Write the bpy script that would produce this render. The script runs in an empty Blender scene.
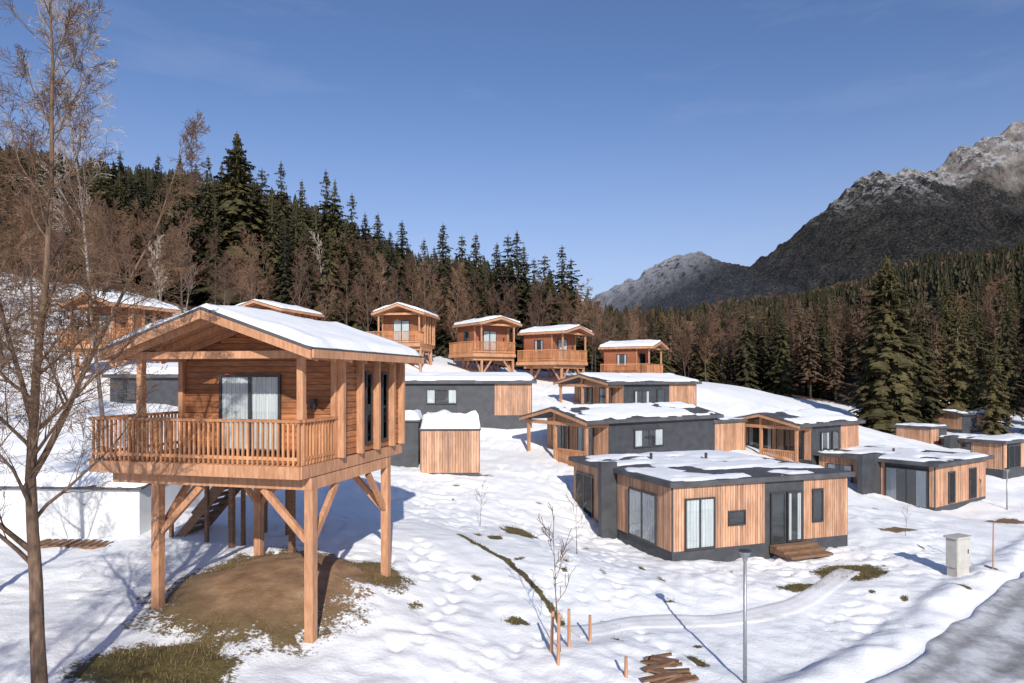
import bpy, math, random
import numpy as np
from mathutils import Vector, Matrix, noise
R=math.radians
rng=np.random.default_rng(7); rnd=random.Random(11)
F=682.67; HY=378.0
C=bpy.context.scene.collection
def PX(px,Y): return (px-512)/F*Y
def PZ(py,Y): return -(py-HY)/F*Y

# ------------------------------------------------------------------ noise
tab=rng.random((256,256))
def vn(x,y):
    x=np.asarray(x,float); y=np.asarray(y,float)
    xi=np.floor(x).astype(int); yi=np.floor(y).astype(int); xf=x-xi; yf=y-yi
    u=xf*xf*(3-2*xf); v=yf*yf*(3-2*yf)
    a=tab[xi%256,yi%256]; b=tab[(xi+1)%256,yi%256]; c=tab[xi%256,(yi+1)%256]; d=tab[(xi+1)%256,(yi+1)%256]
    return (a*(1-u)+b*u)*(1-v)+(c*(1-u)+d*u)*v
def fbm(x,y,o=4):
    s=0;a=.5
    for i in range(o):
        s=s+a*vn(x*2**i+17*i,y*2**i+5*i); a*=.5
    return s/(1-.5**o)

# ------------------------------------------------------------------ terrain height
CP=[(-7.5,11,-5.4),(-7.8,15,-5.5),(-4.3,14.6,-5.75),(-3.4,18.4,-5.4),(-7.4,20,-5.1),(-12,15,-5.3),(-16,22,-4.9),(-10,23,-4.7),
(-3,8,-6),(0,12,-6.3),(0,18,-6.15),(3,15,-6.6),(-1,25,-5.7),(1.3,22,-6.0),(5.9,25.3,-6.8),(13.8,28.1,-6.85),(4.2,29.5,-6.75),(10,34,-6.2),
(8,16.3,-7.2),(12,16,-7.4),(19,25,-7.3),(14.2,19,-7.35),(16,24,-7.1),(25,33,-7.4),(23.2,37.5,-7.4),(28.6,41.3,-7.3),
(5.2,38,-4.8),(1.2,42,-4.4),(12.6,43,-4.9),(18.9,43,-5.4),(14.7,43,-5.1),(-2.8,35,-4.9),(-8,36,-4.3),(-5,47,-2.8),(1.5,47,-2.9),
(7.9,50,-3.1),(13,52,-3.3),(-9.6,60,1.1),(-2.2,61,.1),(4,62,-.4),(12,64,-.4),(-23.6,42,-.8),(-19,36,-1.9),(-13,38,-2.5),(-16,52,.8),
(25.5,65,-2.1),(38,70,-5.8),(28,80,-1.2),(50,55,-6.5),(45,48,-7),(30,52,-5.6),
(-32.5,80,9),(-60,110,20),(-27,110,13),(-12,100,4.5),(1,100,2),(14,110,-1),(28,110,-1),(50,110,-1),(60,100,-3),
(65,160,3),(100,160,12),(30,170,-1),(150,300,33),(200,300,43),(60,300,8),(20,300,2),(-30,200,30),(-100,200,52),(-150,400,90),(0,500,15),
(200,500,70),(-40,60,6),(-40,30,-1),(-60,60,10),(-30,15,-4.5),(-30,0,-5),(0,0,-6.3),(30,0,-8),(30,15,-8),(60,30,-8.5),(90,60,-7),(120,120,2),
(-200,0,5),(200,0,-8),(0,-60,-8),(300,150,10),(-250,150,50)]
cp=np.array(CP); cx,cy,cz=cp[:,0],cp[:,1],cp[:,2]
CK=3.0
A=np.sqrt((cx[:,None]-cx)**2+(cy[:,None]-cy)**2+CK*CK)
n=len(cp); M_=np.zeros((n+1,n+1)); M_[:n,:n]=A-np.eye(n)*.15; M_[:n,n]=1; M_[n,:n]=1
W_=np.linalg.solve(M_,np.append(cz,0))
def zb(x,y):
    x=np.asarray(x,float); y=np.asarray(y,float)
    s=np.full(x.shape,W_[n])
    for i in range(n): s=s+W_[i]*np.sqrt((x-cx[i])**2+(y-cy[i])**2+CK*CK)
    r=np.hypot(x,y); k=np.clip((r-450)/300,0,1)
    return s*(1-k)+k*5.0
def strip_d(x,y,pts):
    best=np.full(np.shape(x),1e9)
    for (ax,ay),(bx,by) in zip(pts[:-1],pts[1:]):
        dx,dy=bx-ax,by-ay; t=np.clip(((x-ax)*dx+(y-ay)*dy)/(dx*dx+dy*dy),0,1)
        best=np.minimum(best,np.hypot(x-ax-t*dx,y-ay-t*dy))
    return best
ROAD=[(-1.6,6.2),(10.0,15.9),(13.7,19.0),(19.7,24.4),(27.0,31.2),(38,38.5),(60,44)]
ROADW=1.25
PATH=[(1.2,17.2),(3.6,19.0),(6.5,19.8),(9.5,21.8),(11.6,24.2),(12.6,25.2)]
TRAILS=[[(-1.5,33),(.8,28),(1.8,23),(1.0,17.5),(-1.6,13)],[(1.8,23),(3.6,24.5),(4.6,27.5)],[(3.4,18.6),(4.2,15.8),(3.2,13.0)],[(15,26.5),(18.5,30),(21.5,35)],[(-2.8,22),(-1.4,18.5),(-2.6,14.5)],[(12.5,24.5),(15.5,24.6),(17.5,24.3)]]
PRINTS=[]
for T_ in TRAILS:
    side=1
    for (ax,ay),(bx,by) in zip(T_[:-1],T_[1:]):
        L_=math.hypot(bx-ax,by-ay); k=int(L_/.42)
        for i in range(k):
            t=i/k; side=-side; nx_,ny_=-(by-ay)/L_,(bx-ax)/L_
            w_=.13*side+.25*math.sin(t*5+ax); PRINTS.append((ax+(bx-ax)*t+nx_*w_,ay+(by-ay)*t+ny_*w_))
PRINTS=np.array(PRINTS)
def zg(x,y,prints=False):
    x=np.asarray(x,float); y=np.asarray(y,float)
    z=zb(x,y)
    r=np.hypot(x,y)
    near=np.clip((90-r)/40,0,1)
    dr=strip_d(x,y,ROAD); rm=np.clip((dr-ROADW)/1.2,0,1)
    dp=strip_d(x,y,PATH); pm=np.clip((dp-.4)/.7,0,1)
    vary=.35+1.1*vn(x*.13+3,y*.13+8)
    z=z+near*rm*(.5*(fbm(x*.22,y*.22,3)-.5)+vary*(.17*(fbm(x*1.1+9,y*1.1,3)-.5)*pm+.06*(vn(x*3.3,y*3.3)-.5)*pm))
    foot=vn(x*3.4+40,y*3.4)*vn(x*.3,y*.3+30); z=z-.25*np.clip(foot-.48,0,.25)*near*rm*pm*2
    z=z+np.where((dr>ROADW)&(dr<ROADW+1.4),.26*np.sin((dr-ROADW)/1.4*np.pi)*(.3+vn(x*1.3,y*1.3)),0)*near
    z=z+.5*np.exp(-(((x+6.0)/2.1)**2+((y-17.0)/2.2)**2)**1.4)
    z=z-.04*(1-pm)
    if prints:
        m=(y>11)&(y<36)&(x>-6)&(x<24); xx=x[m]; yy=y[m]; d=np.zeros(xx.shape)
        for a,b in PRINTS:
            s_=(np.abs(xx-a)<.4)&(np.abs(yy-b)<.4)
            if s_.any(): d[s_]=np.minimum(d[s_],-.11*np.exp(-((xx[s_]-a)**2+(yy[s_]-b)**2)/.018))
        z=z.copy(); z[m]+=d
    return z
def G(x,y): return float(zg(np.array([x]),np.array([y]))[0])

# ------------------------------------------------------------------ materials
def newmat(name):
    m=bpy.data.materials.new(name); m.use_nodes=True; nt=m.node_tree; nt.nodes.clear()
    o=nt.nodes.new('ShaderNodeOutputMaterial'); b=nt.nodes.new('ShaderNodeBsdfPrincipled'); nt.links.new(b.outputs[0],o.inputs[0])
    return m,nt,b
def N(nt,t,**k):
    x=nt.nodes.new(t)
    for a,v in k.items(): setattr(x,a,v)
    return x
def noise_n(nt,co,scale,detail=5,rough=.55,stretch=None):
    if stretch:
        mp=N(nt,'ShaderNodeMapping'); mp.inputs['Scale'].default_value=stretch; nt.links.new(co,mp.inputs[0]); co=mp.outputs[0]
    t=N(nt,'ShaderNodeTexNoise'); t.inputs['Scale'].default_value=scale; t.inputs['Detail'].default_value=detail; t.inputs['Roughness'].default_value=rough
    nt.links.new(co,t.inputs['Vector']); return t.outputs['Fac']
def ramp(nt,fac,stops):
    r=N(nt,'ShaderNodeValToRGB'); el=r.color_ramp.elements
    while len(el)<len(stops): el.new(.5)
    for e,(p,c) in zip(el,stops): e.position=p; e.color=(*c,1) if len(c)==3 else c
    nt.links.new(fac,r.inputs[0]); return r.outputs[0]
def mixc(nt,fac,a,b,mode='MIX'):
    m=N(nt,'ShaderNodeMix',data_type='RGBA',blend_type=mode)
    if isinstance(fac,(int,float)): m.inputs[0].default_value=fac
    else: nt.links.new(fac,m.inputs[0])
    for i,v in ((6,a),(7,b)):
        if isinstance(v,tuple): m.inputs[i].default_value=(*v,1)
        else: nt.links.new(v,m.inputs[i])
    return m.outputs[2]
def mth(nt,op,a,b=None,clamp=False):
    m=N(nt,'ShaderNodeMath',operation=op); m.use_clamp=clamp
    for i,v in enumerate((a,b)):
        if v is None: continue
        if isinstance(v,(int,float)): m.inputs[i].default_value=v
        else: nt.links.new(v,m.inputs[i])
    return m.outputs[0]
def bump(nt,b,h,st,dist=.02):
    u=N(nt,'ShaderNodeBump'); u.inputs['Strength'].default_value=st; u.inputs['Distance'].default_value=dist
    nt.links.new(h,u.inputs['Height']); nt.links.new(u.outputs[0],b.inputs['Normal'])
def simple(name,c1,c2,scale=4,rough=.8,st=.3,dist=.01,stretch=None,island=0,metal=0,spec=None,objrand=0,weather=0):
    m,nt,b=newmat(name); tc=N(nt,'ShaderNodeTexCoord').outputs['Object']
    f=noise_n(nt,tc,scale,6,.6,stretch); col=ramp(nt,f,[(.32,c1),(.68,c2)])
    if island:
        g=N(nt,'ShaderNodeNewGeometry').outputs['Random Per Island']
        v=ramp(nt,g,[(0,(1-island,)*3),(1,(1+island*.3,)*3)])
        col=mixc(nt,1.0,col,v,'MULTIPLY')
    if objrand:
        g=N(nt,'ShaderNodeObjectInfo').outputs['Random']
        v=ramp(nt,g,[(0,(1-objrand,1-objrand,1-objrand*.7)),(1,(1+objrand,1+objrand*.7,1))])
        col=mixc(nt,1.0,col,v,'MULTIPLY')
    if weather:
        wv=ramp(nt,noise_n(nt,tc,.8,5,.6),[(.35,(1-weather,)*3),(.6,(1,1,1))]); col=mixc(nt,1.0,col,wv,'MULTIPLY')
    nt.links.new(col,b.inputs['Base Color']); b.inputs['Roughness'].default_value=rough; b.inputs['Metallic'].default_value=metal
    if spec is not None: b.inputs['Specular IOR Level'].default_value=spec
    if st: bump(nt,b,f,st,dist)
    return m
MT={}
MT['wood_orange']=simple('orange_larch_boards',(.31,.105,.036),(.56,.225,.09),3,.65,.3,.01,(1,1,6),.42,weather=.3)
MT['wood_post']=simple('pale_larch_beam',(.42,.195,.095),(.66,.35,.195),3,.7,.3,.01,(5,5,.8),.25,weather=.2)
MT['wood_rail']=simple('orange_larch_rail',(.46,.19,.08),(.68,.335,.16),3,.7,.2,.01,(5,5,.8),.35,weather=.2)
MT['wood_red']=simple('red_brown_larch',(.32,.10,.045),(.46,.165,.08),3,.7,.3,.01,(1,1,6),.3)
MT['clad']=simple('vertical_larch_cladding',(.46,.23,.13),(.70,.41,.26),2.5,.7,.3,.01,(4,4,.5),.36,weather=.2)
MT['wood_dark']=simple('weathered_timber',(.14,.075,.04),(.28,.155,.09),4,.85,.4,.01,(1,1,5),.3)
MT['dark']=simple('anthracite_panel',(.036,.038,.044),(.064,.067,.076),2,.6,.15,.005)
MT['darkroof']=simple('dark_roof_membrane',(.05,.05,.055),(.10,.10,.11),1.5,.75,.2,.01)
MT['frame']=simple('anthracite_frame',(.03,.03,.033),(.05,.05,.055),5,.4,.05)
MT['white']=simple('white_render',(.60,.61,.62),(.72,.72,.72),1.2,.85,.2,.01)
MT['curtain']=simple('white_curtain',(.40,.42,.42),(.74,.75,.73),5,.9,.4,.02,(7,7,.1))  # fold shading painted as grey-to-white vertical streaks in the cloth colour
MT['metal']=simple('galvanised_metal',(.28,.29,.3),(.42,.43,.44),8,.45,.1,.005,metal=.6)
MT['cabinet']=simple('grey_beige_cabinet',(.42,.41,.37),(.52,.5,.46),3,.6,.1)
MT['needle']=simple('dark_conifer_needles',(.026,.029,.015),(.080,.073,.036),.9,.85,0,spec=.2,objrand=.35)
MT['needle2']=simple('olive_conifer_needles',(.05,.046,.02),(.14,.115,.05),.7,.85,0,spec=.2,objrand=.1)  # lighter olive-brown needles for the big conifer and some valley ones
MT['larch']=simple('brown_larch_twigs',(.085,.054,.035),(.16,.11,.072),.8,.9,0,spec=.2,objrand=.25)
MT['bark']=simple('grey_brown_bark',(.075,.045,.03),(.20,.125,.08),6,.9,.6,.03,(3,3,.7))
MT['barkdark']=simple('dark_bark',(.05,.038,.032),(.12,.09,.07),4,.9,.3)
MT['twig']=simple('brown_twigs',(.10,.058,.036),(.21,.13,.08),3,.9,0,spec=.2)
MT['twigred']=simple('brown_beech_twigs',(.11,.066,.048),(.205,.128,.092),.5,.9,0,spec=.2,objrand=.3)
MT['twigpale']=simple('pale_birch_twigs',(.30,.245,.20),(.50,.43,.37),2,.85,0,spec=.2)
MT['birchbark']=simple('grey_birch_bark',(.16,.12,.10),(.36,.31,.27),3,.85,.3)
MT['drygrass']=simple('dry_grass_blades',(.085,.07,.026),(.26,.20,.085),3,.9,0,spec=.2)
MT['concrete']=simple('pale_concrete',(.4,.38,.34),(.52,.5,.46),4,.9,.2)
MT['orange']=simple('faded_orange_paint',(.5,.18,.06),(.6,.25,.1),4,.6,0)
def snowmat():
    m,nt,b=newmat('roof_snow'); tc=N(nt,'ShaderNodeTexCoord').outputs['Object']
    f=noise_n(nt,tc,3,6,.6); nt.links.new(ramp(nt,f,[(.3,(.86,.87,.885)),(.7,(.93,.93,.93))]),b.inputs['Base Color'])
    b.inputs['Roughness'].default_value=.6; bump(nt,b,noise_n(nt,tc,9,5,.6),.4,.04); return m
MT['snow']=snowmat()
def glassmat():
    m,nt,b=newmat('window_glass'); nt.nodes.remove(b)
    t=N(nt,'ShaderNodeBsdfTransparent'); t.inputs[0].default_value=(.95,.97,.98,1)
    g=N(nt,'ShaderNodeBsdfGlossy'); g.inputs['Roughness'].default_value=.03
    mx=N(nt,'ShaderNodeMixShader'); lw=N(nt,'ShaderNodeLayerWeight'); lw.inputs[0].default_value=.12
    nt.links.new(mth(nt,'ADD',lw.outputs['Fresnel'],.05,True),mx.inputs[0])
    nt.links.new(t.outputs[0],mx.inputs[1]); nt.links.new(g.outputs[0],mx.inputs[2])
    nt.links.new(mx.outputs[0],[x for x in nt.nodes if x.type=='OUTPUT_MATERIAL'][0].inputs[0]); return m
MT['glass']=glassmat()
MT['inside']=simple('dark_interior',(.02,.021,.024),(.06,.06,.06),1.5,.5,0)
def groundmat():
    m,nt,b=newmat('snowy_ground'); tc=N(nt,'ShaderNodeTexCoord').outputs['Object']
    at=N(nt,'ShaderNodeAttribute',attribute_name='bare').outputs['Fac']
    ft=N(nt,'ShaderNodeAttribute',attribute_name='forest').outputs['Fac']
    gt=N(nt,'ShaderNodeAttribute',attribute_name='green').outputs['Fac']
    n1=noise_n(nt,tc,1.6,8,.65); n2=noise_n(nt,tc,14,6,.7); n3=noise_n(nt,tc,.35,6,.6)
    snow=ramp(nt,n3,[(.3,(.82,.835,.86)),(.6,(.92,.92,.92))])
    dirt=ramp(nt,n1,[(.3,(.17,.10,.055)),(.55,(.30,.185,.105)),(.75,(.42,.28,.17))])
    grass=ramp(nt,n2,[(.3,(.045,.036,.014)),(.55,(.12,.095,.036)),(.8,(.24,.175,.075))])
    bare=mixc(nt,gt,dirt,grass)
    litter=ramp(nt,n1,[(.3,(.06,.036,.024)),(.6,(.13,.078,.053)),(.8,(.18,.11,.082))])
    k=mth(nt,'ADD',at,mth(nt,'MULTIPLY',mth(nt,'ADD',mth(nt,'SUBTRACT',n1,.5),mth(nt,'MULTIPLY',mth(nt,'SUBTRACT',n2,.5),.7)),1.0))
    k=mth(nt,'MULTIPLY',mth(nt,'SUBTRACT',k,.42),10,True)
    kf=mth(nt,'ADD',ft,mth(nt,'MULTIPLY',mth(nt,'SUBTRACT',n1,.5),1.6)); kf=mth(nt,'MULTIPLY',mth(nt,'SUBTRACT',kf,.5),5,True)
    c=mixc(nt,k,snow,bare); c=mixc(nt,kf,c,litter)
    nt.links.new(c,b.inputs['Base Color']); b.inputs['Roughness'].default_value=.7; b.inputs['Specular IOR Level'].default_value=.25
    h=mth(nt,'ADD',noise_n(nt,tc,5,7,.65),mth(nt,'MULTIPLY',n2,.6)); bump(nt,b,h,.5,.07); return m
MT['ground']=groundmat()
def roadmat(name,c0,c1,c2,tracks=False):
    m,nt,b=newmat(name); tc=N(nt,'ShaderNodeTexCoord').outputs['Object']
    n1=noise_n(nt,tc,.9,7,.65); n2=noise_n(nt,tc,9,6,.7)
    k=mth(nt,'ADD',mth(nt,'MULTIPLY',n1,.8),mth(nt,'MULTIPLY',n2,.2))
    if tracks:
        tr=N(nt,'ShaderNodeAttribute',attribute_name='track').outputs['Fac']
        k=mth(nt,'SUBTRACT',mth(nt,'ADD',k,.05),mth(nt,'MULTIPLY',tr,.13))
    col=ramp(nt,k,[(.34,c0),(.47,c1),(.63,c2)])
    if tracks:
        nb_=noise_n(nt,tc,.45,5,.6,(1,1,1)); kb=mth(nt,'MULTIPLY',mth(nt,'SUBTRACT',nb_,.60),8,True)
        col=mixc(nt,mth(nt,'MULTIPLY',kb,.6),col,(.22,.15,.10))
    nt.links.new(col,b.inputs['Base Color']); b.inputs['Roughness'].default_value=.55
    bump(nt,b,mth(nt,'ADD',n2,n1),.35,.03); return m
MT['road']=roadmat('wet_snowy_road',(.22,.21,.205),(.38,.375,.375),(.70,.705,.72),True)
MT['path']=roadmat('trodden_snow',(.58,.55,.53),(.76,.755,.76),(.88,.885,.89))
def mountmat():
    m,nt,b=newmat('hazed_rock_and_snow'); g=N(nt,'ShaderNodeNewGeometry'); tc=N(nt,'ShaderNodeTexCoord').outputs['Object']
    sx=N(nt,'ShaderNodeSeparateXYZ'); nt.links.new(g.outputs['Position'],sx.inputs[0])
    sn=N(nt,'ShaderNodeSeparateXYZ'); nt.links.new(g.outputs['Normal'],sn.inputs[0])
    n1=noise_n(nt,tc,.005,8,.65); n2=noise_n(nt,tc,.06,9,.8); n4=noise_n(nt,tc,.018,9,.75,(1,1,.45)); n5=noise_n(nt,tc,.13,3,.7)
    rock=ramp(nt,n4,[(.35,(.16,.14,.14)),(.5,(.40,.35,.31)),(.65,(.68,.61,.54))])
    wood=ramp(nt,mth(nt,'ADD',mth(nt,'MULTIPLY',n4,.35),mth(nt,'MULTIPLY',n5,.65)),[(.42,(.010,.013,.010)),(.5,(.040,.038,.028)),(.62,(.13,.105,.08))])
    hh=mth(nt,'ADD',sx.outputs[2],mth(nt,'MULTIPLY',mth(nt,'SUBTRACT',n1,.5),600))
    kt=mth(nt,'MULTIPLY',mth(nt,'SUBTRACT',hh,660),.008,True)
    xr=mth(nt,'MULTIPLY',mth(nt,'SUBTRACT',sx.outputs[0],1400),.0025,True)
    kt=mth(nt,'MULTIPLY',kt,mth(nt,'MULTIPLY',mth(nt,'SUBTRACT',mth(nt,'ADD',n4,mth(nt,'MULTIPLY',xr,.14)),.46),9,True))
    c=mixc(nt,kt,wood,rock)
    ks=mth(nt,'ADD',mth(nt,'MULTIPLY',mth(nt,'SUBTRACT',sn.outputs[2],.6),.9),mth(nt,'MULTIPLY',mth(nt,'SUBTRACT',n2,.5),2.4))
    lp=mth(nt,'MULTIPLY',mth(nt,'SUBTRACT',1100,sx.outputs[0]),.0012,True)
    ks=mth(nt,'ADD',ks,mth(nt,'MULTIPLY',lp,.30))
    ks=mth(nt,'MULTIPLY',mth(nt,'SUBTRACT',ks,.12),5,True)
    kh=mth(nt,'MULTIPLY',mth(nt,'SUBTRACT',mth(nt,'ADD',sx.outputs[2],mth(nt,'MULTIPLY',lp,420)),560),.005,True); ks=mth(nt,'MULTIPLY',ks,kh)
    c=mixc(nt,mth(nt,'MULTIPLY',ks,.9),c,(.8,.81,.84)); c=mixc(nt,mth(nt,'ADD',.06,mth(nt,'MULTIPLY',lp,.18)),c,(.22,.27,.42))  # blue distance haze mixed into the surface colour, stronger toward the left peak
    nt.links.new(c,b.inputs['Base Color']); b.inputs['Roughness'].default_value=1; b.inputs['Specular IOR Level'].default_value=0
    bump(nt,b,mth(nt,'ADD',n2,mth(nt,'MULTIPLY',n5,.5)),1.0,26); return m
MT['mount']=mountmat()

# ------------------------------------------------------------------ mesh builder
class MB:
    def __init__(s): s.v=[]; s.f=[]
    def add(s,vs,fs):
        o=len(s.v); s.v+= [tuple(p) for p in vs]; s.f+=[tuple(i+o for i in q) for q in fs]; return s
    def box(s,x0,x1,y0,y1,z0,z1):
        return s.add([(x0,y0,z0),(x1,y0,z0),(x1,y1,z0),(x0,y1,z0),(x0,y0,z1),(x1,y0,z1),(x1,y1,z1),(x0,y1,z1)],
            [(0,3,2,1),(4,5,6,7),(0,1,5,4),(1,2,6,5),(2,3,7,6),(3,0,4,7)])
    def bar(s,p,q,w,h=None):
        h=h or w; p=Vector(p); q=Vector(q); d=(q-p).normalized(); up=Vector((0,0,1)) if abs(d.z)<.95 else Vector((0,1,0))
        a=d.cross(up).normalized()*w/2; b=a.cross(d).normalized()*h/2
        vs=[p-a-b,p+a-b,p+a+b,p-a+b,q-a-b,q+a-b,q+a+b,q-a+b]
        return s.add(vs,[(0,1,2,3),(7,6,5,4),(0,4,5,1),(1,5,6,2),(2,6,7,3),(3,7,4,0)])
    def tube(s,path,rad,n=6,cap=True):
        o=len(s.v); L=len(path)
        pa=[Vector(p) for p in path]; a=None
        for i,p in enumerate(pa):
            d=(pa[min(i+1,L-1)]-pa[max(i-1,0)]).normalized()
            if a is None:
                a=d.cross(Vector((0.3,.9,.1))).normalized()
            else:
                a=(a-d*a.dot(d)).normalized()
            b=d.cross(a)
            for k in range(n):
                t=2*math.pi*k/n; v=p+(a*math.cos(t)+b*math.sin(t))*rad[i]; s.v.append((v.x,v.y,v.z))
        for i in range(L-1):
            for k in range(n):
                k2=(k+1)%n; s.f.append((o+i*n+k,o+i*n+k2,o+(i+1)*n+k2,o+(i+1)*n+k))
        if cap:
            s.f.append(tuple(o+(L-1)*n+k for k in range(n))); s.f.append(tuple(o+k for k in reversed(range(n))))
        return s
    def prism(s,prof,axis,a0,a1):
        nn=len(prof)
        f=(lambda u,z,a:(a,u,z)) if axis=='x' else (lambda u,z,a:(u,a,z))
        vs=[f(u,z,a0) for u,z in prof]+[f(u,z,a1) for u,z in prof]
        fs=[tuple(range(nn)),tuple(reversed(range(nn,2*nn)))]+[(i,i+nn,(i+1)%nn+nn,(i+1)%nn) for i in range(nn)]
        return s.add(vs,fs)
    def mesh(s,name,mat,smooth=False):
        me=bpy.data.meshes.new(name); me.from_pydata(s.v,[],s.f); me.materials.append(MT[mat] if isinstance(mat,str) else mat)
        if smooth: me.polygons.foreach_set('use_smooth',[True]*len(me.polygons))
        me.update(); return me
    def build(s,name,mat,parent=None,smooth=False):
        o=bpy.data.objects.new(name,s.mesh(name,mat,smooth)); C.objects.link(o); o.parent=parent; return o
def tag(o,label=None,cat=None,group=None,kind=None):
    if label: o['label']=label
    if cat: o['category']=cat
    if group: o['group']=group
    if kind: o['kind']=kind
    return o
def empty(name,loc,rz=0):
    o=bpy.data.objects.new(name,None); C.objects.link(o); o.location=loc; o.rotation_euler=(0,0,rz); o.empty_display_size=.3; return o
def copy_tree(o,parent=None):
    c=o.copy(); C.objects.link(c); c.parent=parent
    for ch in list(o.children): copy_tree(ch,c)
    return c

# ------------------------------------------------------------------ ground
def geo(a,b,s0,k):
    out=[a]; s=s0
    while out[-1]<b: out.append(out[-1]+s); s*=k
    return out[1:]
xs=np.array(sorted([-v for v in geo(60,3500,2,1.12)])+list(np.arange(-60,-20,1))+list(np.arange(-20,-9,.25))+list(np.arange(-9,10,.09))+list(np.arange(10,24,.16))+list(np.arange(24,34,.3))+list(np.arange(34,80,1))+geo(80,3500,2,1.12))
ys=np.array(sorted([-v for v in geo(0,600,2,1.2)])+list(np.arange(0,9,1))+list(np.arange(9,11,.2))+list(np.arange(11,28,.1))+list(np.arange(28,36,.17))+list(np.arange(36,60,.35))+list(np.arange(60,150,1.2))+geo(150,5000,2,1.1))
XX,YY=np.meshgrid(xs,ys,indexing='ij'); ZZ=zg(XX,YY,True)
nx,ny=XX.shape
vv=np.stack([XX,YY,ZZ],-1).reshape(-1,3)
ii=(np.arange(nx-1)[:,None]*ny+np.arange(ny-1)).reshape(-1)
ff=np.stack([ii,ii+ny,ii+ny+1,ii+1],-1)
def np_mesh(name,v,f,mat,smooth=True):
    me=bpy.data.meshes.new(name); k=f.shape[1]
    me.vertices.add(len(v)); me.vertices.foreach_set('co',v.astype(np.float32).ravel())
    me.loops.add(f.size); me.loops.foreach_set('vertex_index',f.astype(np.int32).ravel())
    me.polygons.add(len(f)); me.polygons.foreach_set('loop_start',(np.arange(len(f))*k).astype(np.int32)); me.polygons.foreach_set('loop_total',np.full(len(f),k,np.int32))
    me.polygons.foreach_set('use_smooth',np.full(len(f),smooth)); me.update(calc_edges=True); me.validate(); me.materials.append(MT[mat]); return me
gm=np_mesh('ground',vv,ff,'ground')
PT=[(-6.1,16.9,3.1,3.8,.2,1),(-6.7,12.9,1.8,1.6,0,1),(-4.0,18.2,1.6,1.3,.2,1),(.3,27.0,.9,1.2,.2,1),(-.6,24.3,.35,.5,0,1),(9.8,22.9,1.6,.45,.35,.9),(12.2,24.6,1.9,1.1,.3,1),(14.6,21.2,.7,.35,.7,.9),
   (17.5,31,1.2,.5,.3,1),(26,36,2.4,.7,.5,1),(-2.2,35.,1.6,.5,0,.8),(16.2,18.6,1.5,.7,.7,1)]
q_=random.Random(3)
for i in range(48):
    PT.append((q_.uniform(-3,22),q_.uniform(16,36),q_.uniform(.15,.6),q_.uniform(.12,.35),q_.uniform(0,3),q_.uniform(.5,.85)))
def bare_f(x,y):
    b=np.clip(1.1-strip_d(x,y,[(-1.8,23.5),(-.2,21.5),(.9,19.3),(1.3,18.0)])/.22,0,1)*.8
    for px,py,rx,ry,rot,k in PT:
        c,s=math.cos(rot),math.sin(rot); dx=x-px; dy=y-py
        b=np.maximum(b,np.clip(1.25-np.hypot((dx*c+dy*s)/rx,(-dx*s+dy*c)/ry),0,1)*k)
    return b*np.clip((strip_d(x,y,ROAD)-ROADW)/.5,0,1)
x=vv[:,0]; y=vv[:,1]
bare=bare_f(x,y)
forest=np.clip((y-(66+ (x>12)*12+(x>30)*4)+6*(vn(x*.1,y*.1)-.5))/6,0,1)
forest=np.maximum(forest,np.clip((-x-27-(y<38)*6)/4,0,1)*(y>30)*.55)
green=np.clip(1-np.exp(-(((x+5.7)/2.1)**2+((y-17.2)/2.1)**2))*1.7,0,1)
green=np.where(y<30,green,.3)
for nm,arr in (('bare',bare),('forest',forest),('green',green)):
    at=gm.attributes.new(nm,'FLOAT','POINT'); at.data.foreach_set('value',arr.astype(np.float32))
go=bpy.data.objects.new('ground',gm); C.objects.link(go); tag(go,'snow covered sloping ground with bare brown patches','ground',kind='structure')
def drygrass():
    g=np.random.default_rng(8); X=g.uniform(-11,16,130000); Y=g.uniform(10,30,130000)
    k=bare_f(X,Y)*(.45+vn(X*1.7,Y*1.7)); mound=np.exp(-(((X+5.8)/2.0)**2+((Y-17.0)/2.0)**2)); ok=(k-mound*.9)>.38+.25*g.random(130000); X=X[ok];Y=Y[ok]; Z=zg(X,Y)
    h=g.uniform(.03,.13,len(X)); a=g.uniform(0,6.28,len(X)); w=.008; lx=np.cos(a)*h*.9; ly=np.sin(a)*h*.9
    p0=np.stack([X-w*np.sin(a),Y+w*np.cos(a),Z-.01],-1); p1=np.stack([X+w*np.sin(a),Y-w*np.cos(a),Z-.01],-1); p2=np.stack([X+lx,Y+ly,Z+h],-1)
    v=np.stack([p0,p1,p2],1).reshape(-1,3); f=np.arange(len(v)).reshape(-1,3)
    o=bpy.data.objects.new('dry_grass',np_mesh('dry_grass',v,f,'drygrass',False)); C.objects.link(o); tag(o,'dry grass blades on the thawed patches','grass',kind='stuff')
drygrass()

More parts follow.
